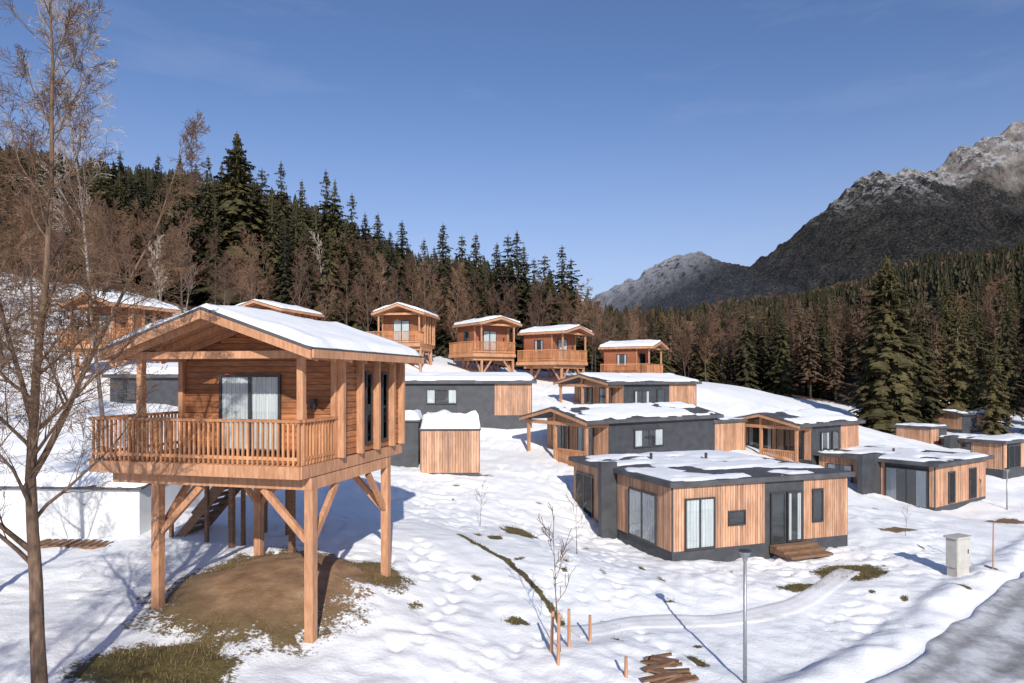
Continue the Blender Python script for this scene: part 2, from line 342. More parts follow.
def ribbon(name,pts,w,mat,off,step=.2):
    P=[]
    for (ax,ay),(bx,by) in zip(pts[:-1],pts[1:]):
        k=max(2,int(math.hypot(bx-ax,by-ay)/step))
        for i in range(k): P.append((ax+(bx-ax)*i/k,ay+(by-ay)*i/k))
    P.append(pts[-1]); P=np.array(P)
    ker=np.ones(15)/15; Q=np.pad(P,((7,7),(0,0)),'edge'); P=np.stack([np.convolve(Q[:,0],ker,'valid'),np.convolve(Q[:,1],ker,'valid')],-1)
    T=np.gradient(P,axis=0); T/=np.linalg.norm(T,axis=1)[:,None]; Nn=np.stack([-T[:,1],T[:,0]],-1)
    m=int(2*w/.12)+1; us=np.linspace(-1,1,m)
    e=w*(1+.25*(vn(np.arange(len(P))*.2,np.zeros(len(P)))-.5))
    X=P[:,0,None]+Nn[:,0,None]*us*e[:,None]; Y=P[:,1,None]+Nn[:,1,None]*us*e[:,None]
    tr=np.exp(-((np.abs(us)-.45)/.16)**2)+0*X
    Z=zg(X,Y)+off-.12*(np.abs(us)>.98)-.02*tr
    v=np.stack([X,Y,Z],-1).reshape(-1,3); a=(np.arange(len(P)-1)[:,None]*m+np.arange(m-1)).reshape(-1)
    me=np_mesh(name,v,np.stack([a,a+1,a+m+1,a+m],-1),mat)
    at=me.attributes.new('track','FLOAT','POINT'); at.data.foreach_set('value',tr.ravel().astype(np.float32))
    o=bpy.data.objects.new(name,me); C.objects.link(o); return o
tag(ribbon('road',ROAD,ROADW,'road',.07),'narrow grey road with packed snow','road',kind='structure')
tag(ribbon('path',PATH,.45,'path',.035),'trodden path through the snow','path',kind='structure')

# ------------------------------------------------------------------ mountain
RP=[(420,330),(590,304),(612,288),(630,277),(650,268),(668,260),(685,255),(700,253),(722,262),(750,268),(790,240),(830,205),(860,182),(875,172),(893,174),(905,168),(925,176),(940,168),(952,152),(972,149),(985,137),(1000,136),(1012,124),(1030,120),(1060,128),(1100,100),(1250,80),(1500,120)]
def mountain():
    us=np.linspace(420,1500,640); vs=np.linspace(0,1.25,150); YR=2600
    rp=np.array(RP); v=[]
    for px in us:
        h=(HY-np.interp(px,rp[:,0],rp[:,1]))/F*YR; X=(px-512)/F*YR
        for t in vs:
            Yd=1300+t*(YR-1300)
            prof=(t**1.1 if t<1 else 1-(t-1)*2.2)
            if px>900 and t<1: prof=prof*.86+.14*min(1,max(0,(t-.80)/.06)) if t>.5 else prof*.86
            nn=noise.fractal(Vector((X*.003,Yd*.003,3.1)),1.0,2.1,6)
            rg=noise.ridged_multi_fractal(Vector((X*.004+Yd*.001,Yd*.0012,1.7)),.9,2.2,6,1.0,2.0)-1.1
            amp=min(1,t*2.2)
            z=h*prof+amp*(38*rg+18*nn)*(1 if t<.85 else .5) - (1-t if t<1 else 0)*20
            if t>.6 : z+= 14*noise.ridged_multi_fractal(Vector((X*.018,Yd*.012,0)),.8,2.3,5,1.0,2.0)-12
            v.append((X,Yd,z))
    a=(np.arange(len(us)-1)[:,None]*len(vs)+np.arange(len(vs)-1)).reshape(-1)
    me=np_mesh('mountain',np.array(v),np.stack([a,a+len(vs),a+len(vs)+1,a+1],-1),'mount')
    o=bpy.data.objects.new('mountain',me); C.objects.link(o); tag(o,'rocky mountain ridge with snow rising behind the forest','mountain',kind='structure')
mountain()

# ------------------------------------------------------------------ building helpers
def fbox(mb,face,pos,u0,u1,d0,d1,z0,z1):
    if face=='front': mb.box(u0,u1,pos-d1,pos-d0,z0,z1)
    elif face=='left': mb.box(pos-d1,pos-d0,u0,u1,z0,z1)
    elif face=='right': mb.box(pos+d0,pos+d1,u0,u1,z0,z1)
    else: mb.box(u0,u1,pos+d0,pos+d1,z0,z1)
def window(parent,face,pos,u0,u1,z0,z1,curtain=0,name='window',base=.032,mull=0):
    m=MB(); t=.06; e=base+.07
    fbox(m,face,pos,u0,u1,base,e,z1-t,z1); fbox(m,face,pos,u0,u1,base,e,z0,z0+t)
    fbox(m,face,pos,u0,u0+t,base,e,z0+t,z1-t); fbox(m,face,pos,u1-t,u1,base,e,z0+t,z1-t)
    for k in range(mull):
        c=u0+(u1-u0)*(k+1)/(mull+1); fbox(m,face,pos,c-t/2,c+t/2,base,e,z0+t,z1-t)
    w=m.build(name,'frame',parent)
    b=MB(); fbox(b,face,pos,u0+t,u1-t,base,base+.008,z0+t,z1-t); b.build('interior','inside',w)
    g=MB(); fbox(g,face,pos,u0+t,u1-t,base+.052,base+.058,z0+t,z1-t); g.build('glass_pane','glass',w)
    if curtain:
        W=u1-u0-2*t; spans=[(u0+t,u0+t+W*curtain/2),(u1-t-W*curtain/2,u1-t)]
        for a,bb in spans:
            c=MB(); k=max(3,int((bb-a)/.06))
            for i in range(k):
                q=a+(bb-a)*i/k; fbox(c,face,pos,q,q+(bb-a)/k,base+.012,base+.020+.022*(i%2),z0+t+.02,z1-t)
            c.build('curtain','curtain',w)
    return w
def hboards(mb,face,pos,u0,u1,z0,z1,pitch=.14,clip=None,th=.03):
    z=z0
    while z<z1-.02:
        a,b=u0,u1
        if clip:
            r=clip(z+pitch)
            if r is None: break
            a,b=max(a,r[0]),min(b,r[1])
        if b-a>.05: fbox(mb,face,pos,a,b,0.002,th,z,min(z+pitch-.014,z1))
        z+=pitch
def vboards(mb,face,pos,u0,u1,z0,zt,pitch=.115,th=.03):
    k=max(1,round((u1-u0)/pitch)); p=(u1-u0)/k
    for i in range(k):
        a=u0+i*p; zz=min(zt(a),zt(a+p)) if callable(zt) else zt
        fbox(mb,face,pos,a+.005,a+p-.011,0.002,th,z0,zz)
def snow_on(parent,x0,x1,y0,y1,zf,th=.12,patch=0,seed=0,st=.14,name='snow_cover',ragged=.16):
    a=np.linspace(x0,x1,max(4,int((x1-x0)/st)+1)); b=np.linspace(y0,y1,max(4,int((y1-y0)/st)+1))
    X,Y=np.meshgrid(a,b,indexing='ij')
    e=np.minimum(np.minimum(X-x0,x1-X),np.minimum(Y-y0,y1-Y))
    wob=ragged*(vn(X*1.6+seed,Y*1.6+seed*3))
    t=th*np.sqrt(np.clip((e-wob*.8)/.12,0,1))*(.5+1.0*fbm(X*.9+seed,Y*.9,3))
    t=np.where(e-wob*.8<=0,-.03,t)
    if patch: t=np.minimum(t,th*np.clip((fbm(X*.55+seed*7.3,Y*.8+seed*2.1,4)-patch)*9,-1,1))
    t=np.where(e<=1e-6,-.03,t)
    Z=np.vectorize(zf)(X,Y)+t
    v=np.stack([X,Y,Z],-1).reshape(-1,3); q=(np.arange(len(a)-1)[:,None]*len(b)+np.arange(len(b)-1)).reshape(-1)
    me=np_mesh(name,v,np.stack([q,q+len(b),q+len(b)+1,q+1],-1),'snow')
    o=bpy.data.objects.new(name,me); C.objects.link(o); o.parent=parent; return o

# ------------------------------------------------------------------ raised cabin on stilts
def raised_cabin(name,label,loc,rz,wall='wood_orange',stairs=True,snowth=.15,SL=.34,PKu=6.93):
    r=empty(name,loc,rz); tag(r,label,'cabin')
    for px_ in (-.04,-3.92):
        for py_ in (.5,4.35):
            MB().box(px_-.1,px_+.1,py_-.1,py_+.1,-.5,3.2).build('post','wood_post',r)
            s=1 if px_<-1 else -1
            MB().bar((px_+s*.1,py_,2.1),(px_+s*1.15,py_,3.17),.11,.14).build('brace','wood_post',r)
            s2=1 if py_<2 else -1
            MB().bar((px_,py_+s2*.1,2.1),(px_,py_+s2*1.1,3.17),.11,.14).build('brace','wood_post',r)
    m=MB()
    for y0 in (.38,4.23): m.box(-5.05,.05,y0,y0+.24,3.2,3.46)
    m.box(-.16,.04,.62,4.23,3.2,3.46); m.box(-4.03,-3.81,.62,4.23,3.2,3.46)
    k=-5.1
    while k<0: m.box(k,k+.1,.06,5.2,3.455,3.62); k+=.55
    m.build('floor_beams','wood_post',r)
    m=MB(); yy=.04
    while yy<5.2: m.box(-5.26,-.04,yy,yy+.13,3.66,3.75); yy+=.142
    m.build('deck','wood_rail',r)
    m=MB(); m.box(-5.3,0,0-.03,.03,3.48,3.74); m.box(-.035,.03,.03,5.24,3.48,3.74); m.box(-5.33,-5.27,.03,5.24,3.48,3.74); m.box(-5.3,.03,5.24,5.3,3.48,3.74)
    m.build('deck_edge_board','wood_post',r)
    def rail(p,q):
        m=MB(); L=(Vector(q)-Vector(p)).length; k=int(L/.12)
        for i in range(k+1):
            c=Vector(p).lerp(Vector(q),i/k); m.box(c.x-.021,c.x+.021,c.y-.021,c.y+.021,3.755,4.66)
        a=Vector(p);b=Vector(q); hx=.06
        m.box(min(a.x,b.x)-hx,max(a.x,b.x)+hx,min(a.y,b.y)-hx,max(a.y,b.y)+hx,4.66,4.72)
        m.box(min(a.x,b.x)-.018,max(a.x,b.x)+.018,min(a.y,b.y)-.018,max(a.y,b.y)+.018,3.86,3.93)
        m.build('railing','wood_rail',r)
    rail((-5.26,.05,0),(-.06,.05,0)); rail((-.03,.19,0),(-.03,1.5,0)); rail((-5.26,.19,0),(-5.26,5.1,0))
    RX=-2.05
    under=lambda x: PKu-SL*abs(x-RX)
    for px_ in (-4.12,-.1): MB().box(px_-.07,px_+.07,.15,.29,3.75,under(px_)-.04).build('porch_post','wood_post',r)
    m=MB(); m.box(-4.4,.3,.12,.30,6.02,6.18); m.box(-.19,-.03,.30,1.57,6.0,6.17); m.box(-4.2,-4.04,.30,1.57,6.0,6.17)
    m.build('porch_beam','wood_post',r)
    m=MB(); m.prism([(-4.17,3.76),(-.03,3.76),(-.03,under(-.03)-.02),(RX,PKu-.02),(-4.17,under(-4.17)-.02)],'y',1.63,5.17)
    w=m.build('wall','wood_dark',r)
    clip=lambda z: (RX-(PKu-z)/SL, RX+(PKu-z)/SL) if z<PKu-.05 else None
    for fc,ps,a,b,cl,zt in (('front',1.63,-4.2,0,clip,7),('back',5.17,-4.2,0,clip,7),('right',-.03,1.6,5.2,None,6.2),('left',-4.17,1.6,5.2,None,6.2)):
        m=MB(); hboards(m,fc,ps,a,b,3.78,zt,clip=cl); m.build('wall_boards',wall,r)
    for yy in (1.6,2.55,3.5,4.45,5.1): MB().box(.002,.16,yy,yy+.11,3.76,6.2).build('wall_post','wood_post',r)
    for xx in (-4.22,-.12): MB().box(xx,xx+.12,1.5,1.598,3.76,6.2).build('wall_post','wood_post',r)
    window(r,'front',1.63,-3.1,-1.45,3.8,5.68,.92,'sliding_door',mull=1)
    window(r,'right',-.03,2.95,3.3,3.95,5.75,.0); window(r,'right',-.03,3.9,4.25,3.95,5.75,.0)
    window(r,'left',-4.17,2.6,3.7,4.5,5.6,.4)
    m=MB(); m.box(-.62,-.5,1.44,1.56,4.9,5.12) ; m.build('wall_lamp','frame',r)
    m=MB(); T=.10; x0,x1=-4.62,.52; y0,y1=-.42,5.65
    for xa in (x0,x1):
        m.prism([(RX,PKu),(xa,under(xa)),(xa,under(xa)+T),(RX,PKu+T)] if xa>RX else [(xa,under(xa)),(RX,PKu),(RX,PKu+T),(xa,under(xa)+T)],'y',y0,y1)
    roof=m.build('roof','wood_post',r)
    m=MB()
    for xa in (x0,x1):
        q=[(RX,PKu+T+.003),(xa,under(xa)+T+.003),(xa,under(xa)+T+.06),(RX,PKu+T+.06)]
        m.prism(q if xa>RX else q[::-1],'y',y0-.03,y1+.03)
    m.build('roof_sheet','darkroof',roof)
    m=MB()
    for xa in (x0,x1):
        q=[(RX,PKu-.08),(xa,under(xa)-.08),(xa,under(xa)+T-.004),(RX,PKu+T-.004)]
        m.prism(q if xa>RX else q[::-1],'y',y0-.035,y0-.003)
    m.box(x1+.003,x1+.04,y0,y1,under(x1)-.05,under(x1)+T+.02); m.box(x0-.04,x0-.003,y0,y1,under(x0)-.05,under(x0)+T+.02)
    m.build('fascia','wood_post',roof)
    m=MB(); k=y0+.3
    while k<y1: 
        for xa in (x0+.04,x1-.04): m.bar((RX,k,PKu-.07),(xa,k,under(xa)-.07),.07,.12)
        k+=.75
    m.build('rafters','wood_post',roof)
    snow_on(roof,x0+.02,x1-.01,y0,y1,lambda x,y: under(x)+T+.055,snowth,0,3.3)
    if stairs:
        m=MB(); A=Vector((-4.55,5.75,3.7)); B=Vector((-7.7,5.75,.25))
        for dy in (-.5,.5): m.bar(A+Vector((0,dy,0)),B+Vector((0,dy,0)),.07,.26)
        for i in range(15):
            c=A.lerp(B,(i+.5)/15); m.box(c.x-.15,c.x+.15,c.y-.46,c.y+.46,c.z+.0,c.z+.05)
        st=m.build('staircase','wood_dark',r)
        for dy in (-.56,.56):
            m=MB()
            for t in (.15,.55,.95):
                c=A.lerp(B,t); m.box(c.x-.05,c.x+.05,c.y+dy-.05,c.y+dy+.05,-.3,c.z+.95)
            m.bar(A+Vector((0,dy,.95)),B+Vector((0,dy,.95)),.06,.09); m.build('stair_rail','wood_dark',st)
        m=MB(); m.box(-5.3,-4.1,5.31,6.4,3.6,3.74); m.build('stair_landing','wood_dark',r)
        for px_,py_ in ((-4.2,6.3),(-5.2,6.3),(-2.9,4.4),(-5.2,4.9)): MB().box(px_-.07,px_+.07,py_-.07,py_+.07,-.4,3.44).build('post','wood_dark',r)
    return r
rz0=math.atan2(-.239,.971)
th=raised_cabin('raised_cabin','large orange wooden cabin on tall stilts with a slatted balcony, nearest the camera',(-4.41,14.2,-5.6),rz0)
proto=raised_cabin('raised_cabin','x',(0,0,0),0,stairs=False,SL=.28,PKu=6.75)
def place_c(o,px,pydeck,Y,rz,label,sc=1.0,sz=1.0):
    tag(o,label,'cabin',None); c,s=math.cos(rz),math.sin(rz); lx,ly=-2.3*sc,1.5*sc
    X=PX(px,Y); o.location=(X-(lx*c-ly*s),Y-(lx*s+ly*c),PZ(pydeck,Y)-3.75*sz); o.rotation_euler=(0,0,rz); o.scale=(sc,sc,sz)
place_c(proto,401,344,60,R(-8),'stilted cabin high on the slope, gable front, left of the three redder stilted cabins',.9,1.08)
protor=raised_cabin('raised_cabin','x',(0,0,0),0,wall='wood_red',stairs=False,SL=.2,PKu=6.6)
place_c(protor,490,354,62,R(33),'red brown stilted cabin, leftmost of the three redder ones on the slope',.85,1.1)
c=copy_tree(protor); place_c(c,563,362,62,R(50),'red brown stilted cabin between two other stilted cabins, middle of the redder three',.88,1.08)
c=copy_tree(protor); place_c(c,643,375,64,R(60),'red brown stilted cabin furthest right and lowest of the hillside row',.88,1.05)
c=copy_tree(proto); place_c(c,106,345,43,R(-20),'stilted cabin at the far left, seen through bare tree branches',.86,1.0)
c=copy_tree(proto); place_c(c,266,341,56,R(-16),'stilted cabin whose snowy roof peeks out just above the nearest cabin roof')

# ------------------------------------------------------------------ low cabins
def chalet(label,loc,rz,W,D,H,rise=0,front=(),left=(),fw=(),lw=(),porch=0,slab=None,patch=.30,oh=.3,seed=1,right=(),snowth=.11,vents=(),plinth=.35):
    r=empty('low_cabin',loc,rz); tag(r,label,'cabin')
    zr=lambda x,y: H+(rise*(1-abs(y-D/2)/(D/2)) if rise>0 else 0)
    m=MB(); m.prism([(0,-1),(D,-1),(D,H),(D/2,H+max(rise,0)+.001),(0,H)],'x',0,W); w=m.build('wall','dark',r)
    for a,b in front: m=MB(); vboards(m,'front',0,a,b,plinth,H-.02); m.build('cladding','clad',r)
    for a,b in left: m=MB(); vboards(m,'left',0,a,b,plinth,lambda u: zr(0,u)-.02); m.build('cladding','clad',r)
    for a,b in right: m=MB(); vboards(m,'right',W,a,b,plinth,lambda u: zr(0,u)-.02); m.build('cladding','clad',r)
    for q in fw: window(r,'front',0,q[0],q[1],q[2],q[3],q[4],'glass_door' if q[3]-q[2]>1.6 else 'window',mull=1 if q[1]-q[0]>1.2 else 0)
    for q in lw: window(r,'left',0,q[0],q[1],q[2],q[3],q[4],'glass_door' if q[3]-q[2]>1.6 else 'window',mull=1 if q[1]-q[0]>1.2 else 0)
    x0,x1,y0,y1=-porch-oh,W+oh,-oh,D+oh; T=.2
    k=rise/(D/2) if rise else 0
    ze=H-k*oh
    m=MB(); m.prism([(y0,ze+.004),(y1,ze+.004),(y1,ze+T),(D/2,H+rise+T),(y0,ze+T)] if not rise else
        [(y0,ze+.004),(D/2,H+rise+.004),(y1,ze+.004),(y1,ze+T),(D/2,H+rise+T),(y0,ze+T)],'x',x0,x1)
    roof=m.build('roof','darkroof',r)
    if porch:
        m=MB()
        q=[(y0,ze-.06),(D/2,H+rise-.06),(y1,ze-.06),(y1,ze+.1),(D/2,H+rise+.1),(y0,ze+.1)]
        m.prism(q,'x',x0-.04,x0-.003); m.build('gable_board','wood_post',roof)
        for yy in (.08,D*.5,D-.22): MB().box(-porch,-porch+.16,yy,yy+.16,-.8,H+(rise*(1-abs(yy-D/2)/(D/2)))-.03).build('porch_post','wood_post',r)
        m=MB(); m.box(-porch-.02,-porch+.18,-.02,D+.02,H-.24,H-.04); m.box(-porch+.18,0,.0,.14,H-.24,H-.04); m.build('porch_beam','wood_post',r)
        m=MB(); m.box(-porch-.1,-.04,-.05,D+.05,-.8,.12); m.build('terrace','wood_rail',r)
        m=MB(); m.box(-porch+.02,-porch+.08,.25,D*.5,.9,1.0)
        u=.3
        while u<D*.5: m.box(-porch+.03,-porch+.07,u,u+.07,.12,.9); u+=.13
        m.build('railing','wood_rail',r)
    snow_on(roof,x0+.03,x1-.03,y0+.03,y1-.03,lambda x,y: zr(0,y)+T,snowth,patch,seed,.2,ragged=.45)
    for vx,vy in vents:
        MB().tube([(vx,vy,H),(vx,vy,H+rise+.5)],[.07,.07],8).build('vent_pipe','frame',roof)
    if slab:
        sy,sx,sh,sth=slab; MB().box(-sx,-.004,sy,sy+sth,-1,sh).build('partition_wall','dark',r)
    return r
rzB=math.atan2(.338,.941)
B=chalet('low flat roofed cabin, dark panels and vertical larch boards, nearest of the low cabins',(PX(672,25.3),25.3,PZ(561,25.3)-.02),rzB,8.4,8.6,2.75,0,
  front=((.04,4.2),(6.1,8.36)),left=((.04,4.16),(4.8,8.55)),fw=((.52,1.85,.36,2.3,.94),(2.45,3.25,1.15,1.72,0),(4.45,5.15,.3,2.3,0),(5.25,6.0,.3,2.3,.5),(6.5,7.05,1.0,2.35,0)),
  lw=((1.0,3.1,.36,2.3,.94),(6.4,8.2,.4,2.3,.96)),slab=(4.2,.75,3.2,.3),patch=.455,oh=.2,seed=5,vents=((5.5,5.6),(3,6.4)),snowth=.09)
rz35=R(35)
chalet('dark cabin with gabled timber porch and one wide window, directly above the nearest low cabin',(PX(609,38),38,PZ(468,38)),rz35,9.3,5.6,2.55,.6,
  left=((.05,5.55),),fw=((1.9,4.3,1.0,2.05,.5),),lw=((1.2,2.6,.3,2.2,.4),(3.4,4.8,.3,2.2,0)),porch=1.6,seed=2,patch=.34)
chalet('pale larch boarded annex with snowy flat roof at the end of the gabled porch cabin',(PX(714,43.2),43.2,PZ(459,43.2)),rz35,3.2,4.2,2.25,0,
  front=((.05,3.15),),seed=8,oh=.15)
chalet('low cabin with gabled porch second row up, below the rightmost stilted cabins',(PX(624,50),50,PZ(418,50)),rz35,8.0,5.6,2.5,.55,
  front=((4.8,7.95),),left=((.05,5.55),),fw=((1.0,2.6,1.0,2.0,.3),(3.4,4.3,.9,2.1,0)),lw=((1.2,2.6,.3,2.2,.4),(3.4,4.8,.3,2.2,0)),porch=1.6,seed=3,patch=.34)
chalet('low cabin with deep glazed porch, right of the pale boarded annex',(PX(812,43),43,PZ(466,43)),rz35,5.6,5.2,2.55,.55,
  front=((3.3,5.55),),left=((.05,5.15),),fw=((.9,1.9,.9,2.1,.4),(2.2,3.0,.9,2.1,0)),lw=((.5,2.5,.2,2.3,0),(2.8,4.6,.2,2.3,.3)),porch=1.5,seed=4,patch=.43)
chalet('long dark cabin with square window and pale boarded end, below the stilted cabin row',(PX(396,45),45,PZ(421,45)),R(4),9.0,5,2.5,.35,
  front=((6.5,8.95),),fw=((2.0,4.0,1.1,2.1,.5),),seed=6,snowth=.22,patch=.2)
chalet('dark cabin with big glass door beside a tall dark partition, right of the glazed porch',(PX(935,37.5),37.5,PZ(514,37.5)),rz35,6.6,6.8,2.6,0,
  front=((.04,6.55),),left=((.04,.3),(2.7,2.92),(3.5,6.75)),fw=((1.5,2.3,.4,2.2,.4),(4.2,5.1,.4,2.2,0)),lw=((.35,2.65,.2,2.35,.5),(4.6,6.2,.4,2.2,.6)),slab=(2.95,2.0,3.1,.3),patch=.40,oh=.35,seed=9,vents=((3.3,3.8),))
chalet('small boarded cabin with dark partition near the right edge, behind the big glass door',(PX(986,56),56,PZ(470,56)),rz35,4.2,4.9,2.3,0,
  front=((.04,4.15),),left=((.04,2.0),(2.6,4.8)),fw=((1.5,2.4,.4,2.1,.2),),lw=((.3,1.8,.3,2.1,0),),slab=(2.0,1.6,2.7,.5),patch=.36,oh=.3,seed=12)
chalet('cabin cut off by the right edge of the view, wide window under a snowy roof',(PX(1003,46),46,PZ(475,46)),R(32),6,2.0,2.1,0,
  front=((.04,.5),(2.6,5.9)),left=((.04,1.95),),fw=((.6,2.4,.4,1.95,.8),),seed=13,oh=.25)
chalet('distant low cabin with a snowy roof in front of the forest, upper right',(PX(932,80),80,PZ(422,80)),R(20),6,4.5,2.0,.35,
  front=((3.5,5.9),),left=((.04,4.4),),fw=((1,2.2,.7,1.7,0),),seed=14)
chalet('distant dark cabin behind the big conifer, right half wood, just below the forest edge',(PX(962,72),72,PZ(433,72)),R(25),5,4,1.9,.25,
  front=((2.5,4.9),),left=((.04,3.9),),seed=17)
chalet('small distant boarded cabin between the glazed porch cabin and the dark partition cabin',(PX(930,58),58,PZ(449,58)),R(30),2.6,3.0,1.7,0,
  front=((.04,1.3),),left=((.04,2.9),),seed=15,oh=.15)
chalet('dark cabin with snowy roof behind the balcony of the nearest stilted cabin',(PX(110,39),39,PZ(412,39)),R(-6),5.5,5,2.0,.4,
  fw=((1.0,2.2,.7,1.6,0),),seed=16,snowth=.3,patch=.1)
def white_building():
    r=empty('white_building',(-16.2,21.6,-4.9),R(-4)); tag(r,'white walled low building with sloping snow roof behind the left tree','building')
    MB().prism([(0,-.6),(7.5,-.6),(7.5,2.9),(0,1.45)],'x',-6,4.6).build('wall','white',r)
    rf=MB().prism([(-.15,1.424),(7.6,2.92),(7.6,3.0),(-.15,1.5)],'x',-6.2,4.75).build('roof','darkroof',r)
    snow_on(rf,-6.2,4.75,-.15,7.6,lambda x,y:1.53+y*.1935,.34,0,21,.2,ragged=.3)
    window(r,'front',0,-3.6,-2.8,.3,1.0,0,base=.004)
white_building()
def shed(label,px,py,Y,rz,w,d,h,s):
    r=empty('shed',(PX(px,Y),Y,PZ(py,Y)),rz); tag(r,label,'shed')
    MB().box(0,w,0,d,-.6,h).build('wall','dark',r)
    for fc,ps,e in (('front',0,w),('right',w,d),('left',0,d)): m=MB(); vboards(m,fc,ps,0.02,e-.02,.05,h-.02,.13); m.build('cladding','clad',r)
    rf=MB().box(-.08,w+.08,-.1,d+.1,h+.003,h+.09).build('roof','darkroof',r); snow_on(rf,-.06,w+.06,-.08,d+.08,lambda x,y:h+.09,.7,0,s,.12)
    MB().box(w*.47,w*.47+.02,-.045,-.031,.1,h-.1).build('door_gap','frame',r)
shed('small boarded shed with a thick cap of snow, right of the nearest stilted cabin',421,474,34.5,R(3),2.95,2.2,2.2,31)
r=empty('shed',(PX(399,35.5),35.5,PZ(472,35.5)),R(3)); tag(r,'dark panelled shed close behind the nearest stilted cabin, beside the boarded shed','shed')
MB().box(-1.5,1.0,0,2.5,-.6,2.6).build('wall','dark',r); rf=MB().box(-1.6,1.1,-.1,2.6,2.603,2.7).build('roof','darkroof',r); snow_on(rf,-1.58,1.08,-.08,2.58,lambda x,y:2.7,.4,0,33,.15)

# ------------------------------------------------------------------ street things
def lamp(px,pytop,Y,base,label):
    X=PX(px,Y); zt=PZ(pytop,Y); r=empty('street_lamp',(X,Y,base),0); tag(r,label,'street lamp'); h=zt-base
    MB().tube([(0,0,-.3),(0,0,h-.28)],[.045,.035],10).build('pole','metal',r,True)
    hd=MB().tube([(0,0,h-.28),(0,0,h-.22),(0,0,h-.1),(0,0,h-.06)],[.05,.06,.12,.13],14).build('lamp_head','metal',r)
    MB().tube([(0,0,h-.055),(0,0,h-.03),(0,0,h-.0)],[.15,.15,.03],14).build('lamp_cap','frame',hd)
lamp(745,549,15.6,G(PX(745,15.6),15.6),'slim grey street lamp standing in snow at the bottom of the view')
lamp(1007,468,39,G(PX(1007,39),39),'distant street lamp beside the road at the right edge')
def cabinet():
    Y=24.6; X=PX(958,Y); r=empty('utility_cabinet',(X,Y,PZ(573,Y)-.02),R(25)); tag(r,'grey utility cabinet on a concrete foot beside the road','utility cabinet')
    MB().box(-.38,.38,-.2,.2,.27,1.3).build('cabinet_body','cabinet',r); MB().box(-.43,.43,-.26,.26,1.303,1.37).build('lid','cabinet',r)
    MB().box(-.34,.34,-.18,.18,-.3,.268).build('foot','concrete',r)
    d=MB().box(-.34,.34,-.215,-.203,.32,1.25).build('door','cabinet',r); MB().box(.2,.24,-.235,-.216,.75,.9).build('handle','frame',d)
cabinet()
def stake(px,Y,h,lean,label,mat='wood_post',rr=.04):
    X=PX(px,Y); z=G(X,Y); o=MB().tube([(0,0,-.3),(lean*.5*h,0,h*.5),(lean*h,0,h)],[rr,rr,rr*.9],8).build('wooden_stake',mat); o.location=(X,Y,z); tag(o,label,'stake')
for px,Y,h,l,lb in ((551,15.8,.95,.05,'leftmost stake of the four wooden stakes near the young tree'),(569,16.2,.9,0,'short stake just right of the thin young trunk'),(558,15.2,1.15,.02,'nearest stake of the four around the young tree'),(590,17.0,.65,0,'short stake furthest right, beside the trodden path'),
    (626,15.0,.45,0,'short pale wooden bollard beside the pile of planks')): stake(px,Y,h,l,lb)
stake(993,25.5,1.7,.01,'tall thin orange marker pole at the roadside, right of the grey cabinet','orange',.025)
def plankpile():
    Y=15.4; X=PX(664,Y); r=empty('timber_pile',(X,Y,G(X,Y)),R(10)); tag(r,'heap of short weathered planks in the snow at the bottom edge','timber pile')
    q=random.Random(5)
    for i in range(14):
        z=.04+(i//5)*.08; a=q.uniform(-1.0,.6); L=q.uniform(.22,.45); cx_=q.uniform(-.3,.35); cy_=-.45+.3*(i%5)+q.uniform(-.05,.05)
        MB().bar((cx_-L*math.cos(a),cy_-L*math.sin(a)*.6,z),(cx_+L*math.cos(a),cy_+L*math.sin(a)*.6,z+q.uniform(-.03,.14)),q.uniform(.09,.2),.05).build('plank','wood_dark',r)
plankpile()
def steps():
    r=empty('wooden_steps',B.location+Vector((math.cos(rzB)*4.7,math.sin(rzB)*4.7,-.05)),rzB); tag(r,'wooden entrance steps in front of the nearest low cabin door','steps')
    for i in range(3):
        m=MB(); 
        for k in range(3): m.box(-.3,1.7,-.45-.4*i+.13*k,-.45-.4*i+.13*k+.115,.02,.32-.1*i)
        m.build('step','wood_dark',r)
steps()
r=empty('wooden_pallet',(PX(85,20.8),20.8,G(PX(85,20.8),20.8)-.08),R(-3)); tag(r,'flat wooden pallet lying in front of the white building','pallet')
for i in range(12): MB().box(-1.5+i*.25,-1.5+i*.25+.14,-.4,.4,.12,.15).build('slat','wood_dark',r)
MB().box(-1.5,1.45,-.4,-.32,0,.118).build('runner','wood_dark',r); MB().box(-1.5,1.45,.32,.4,0,.118).build('runner','wood_dark',r)

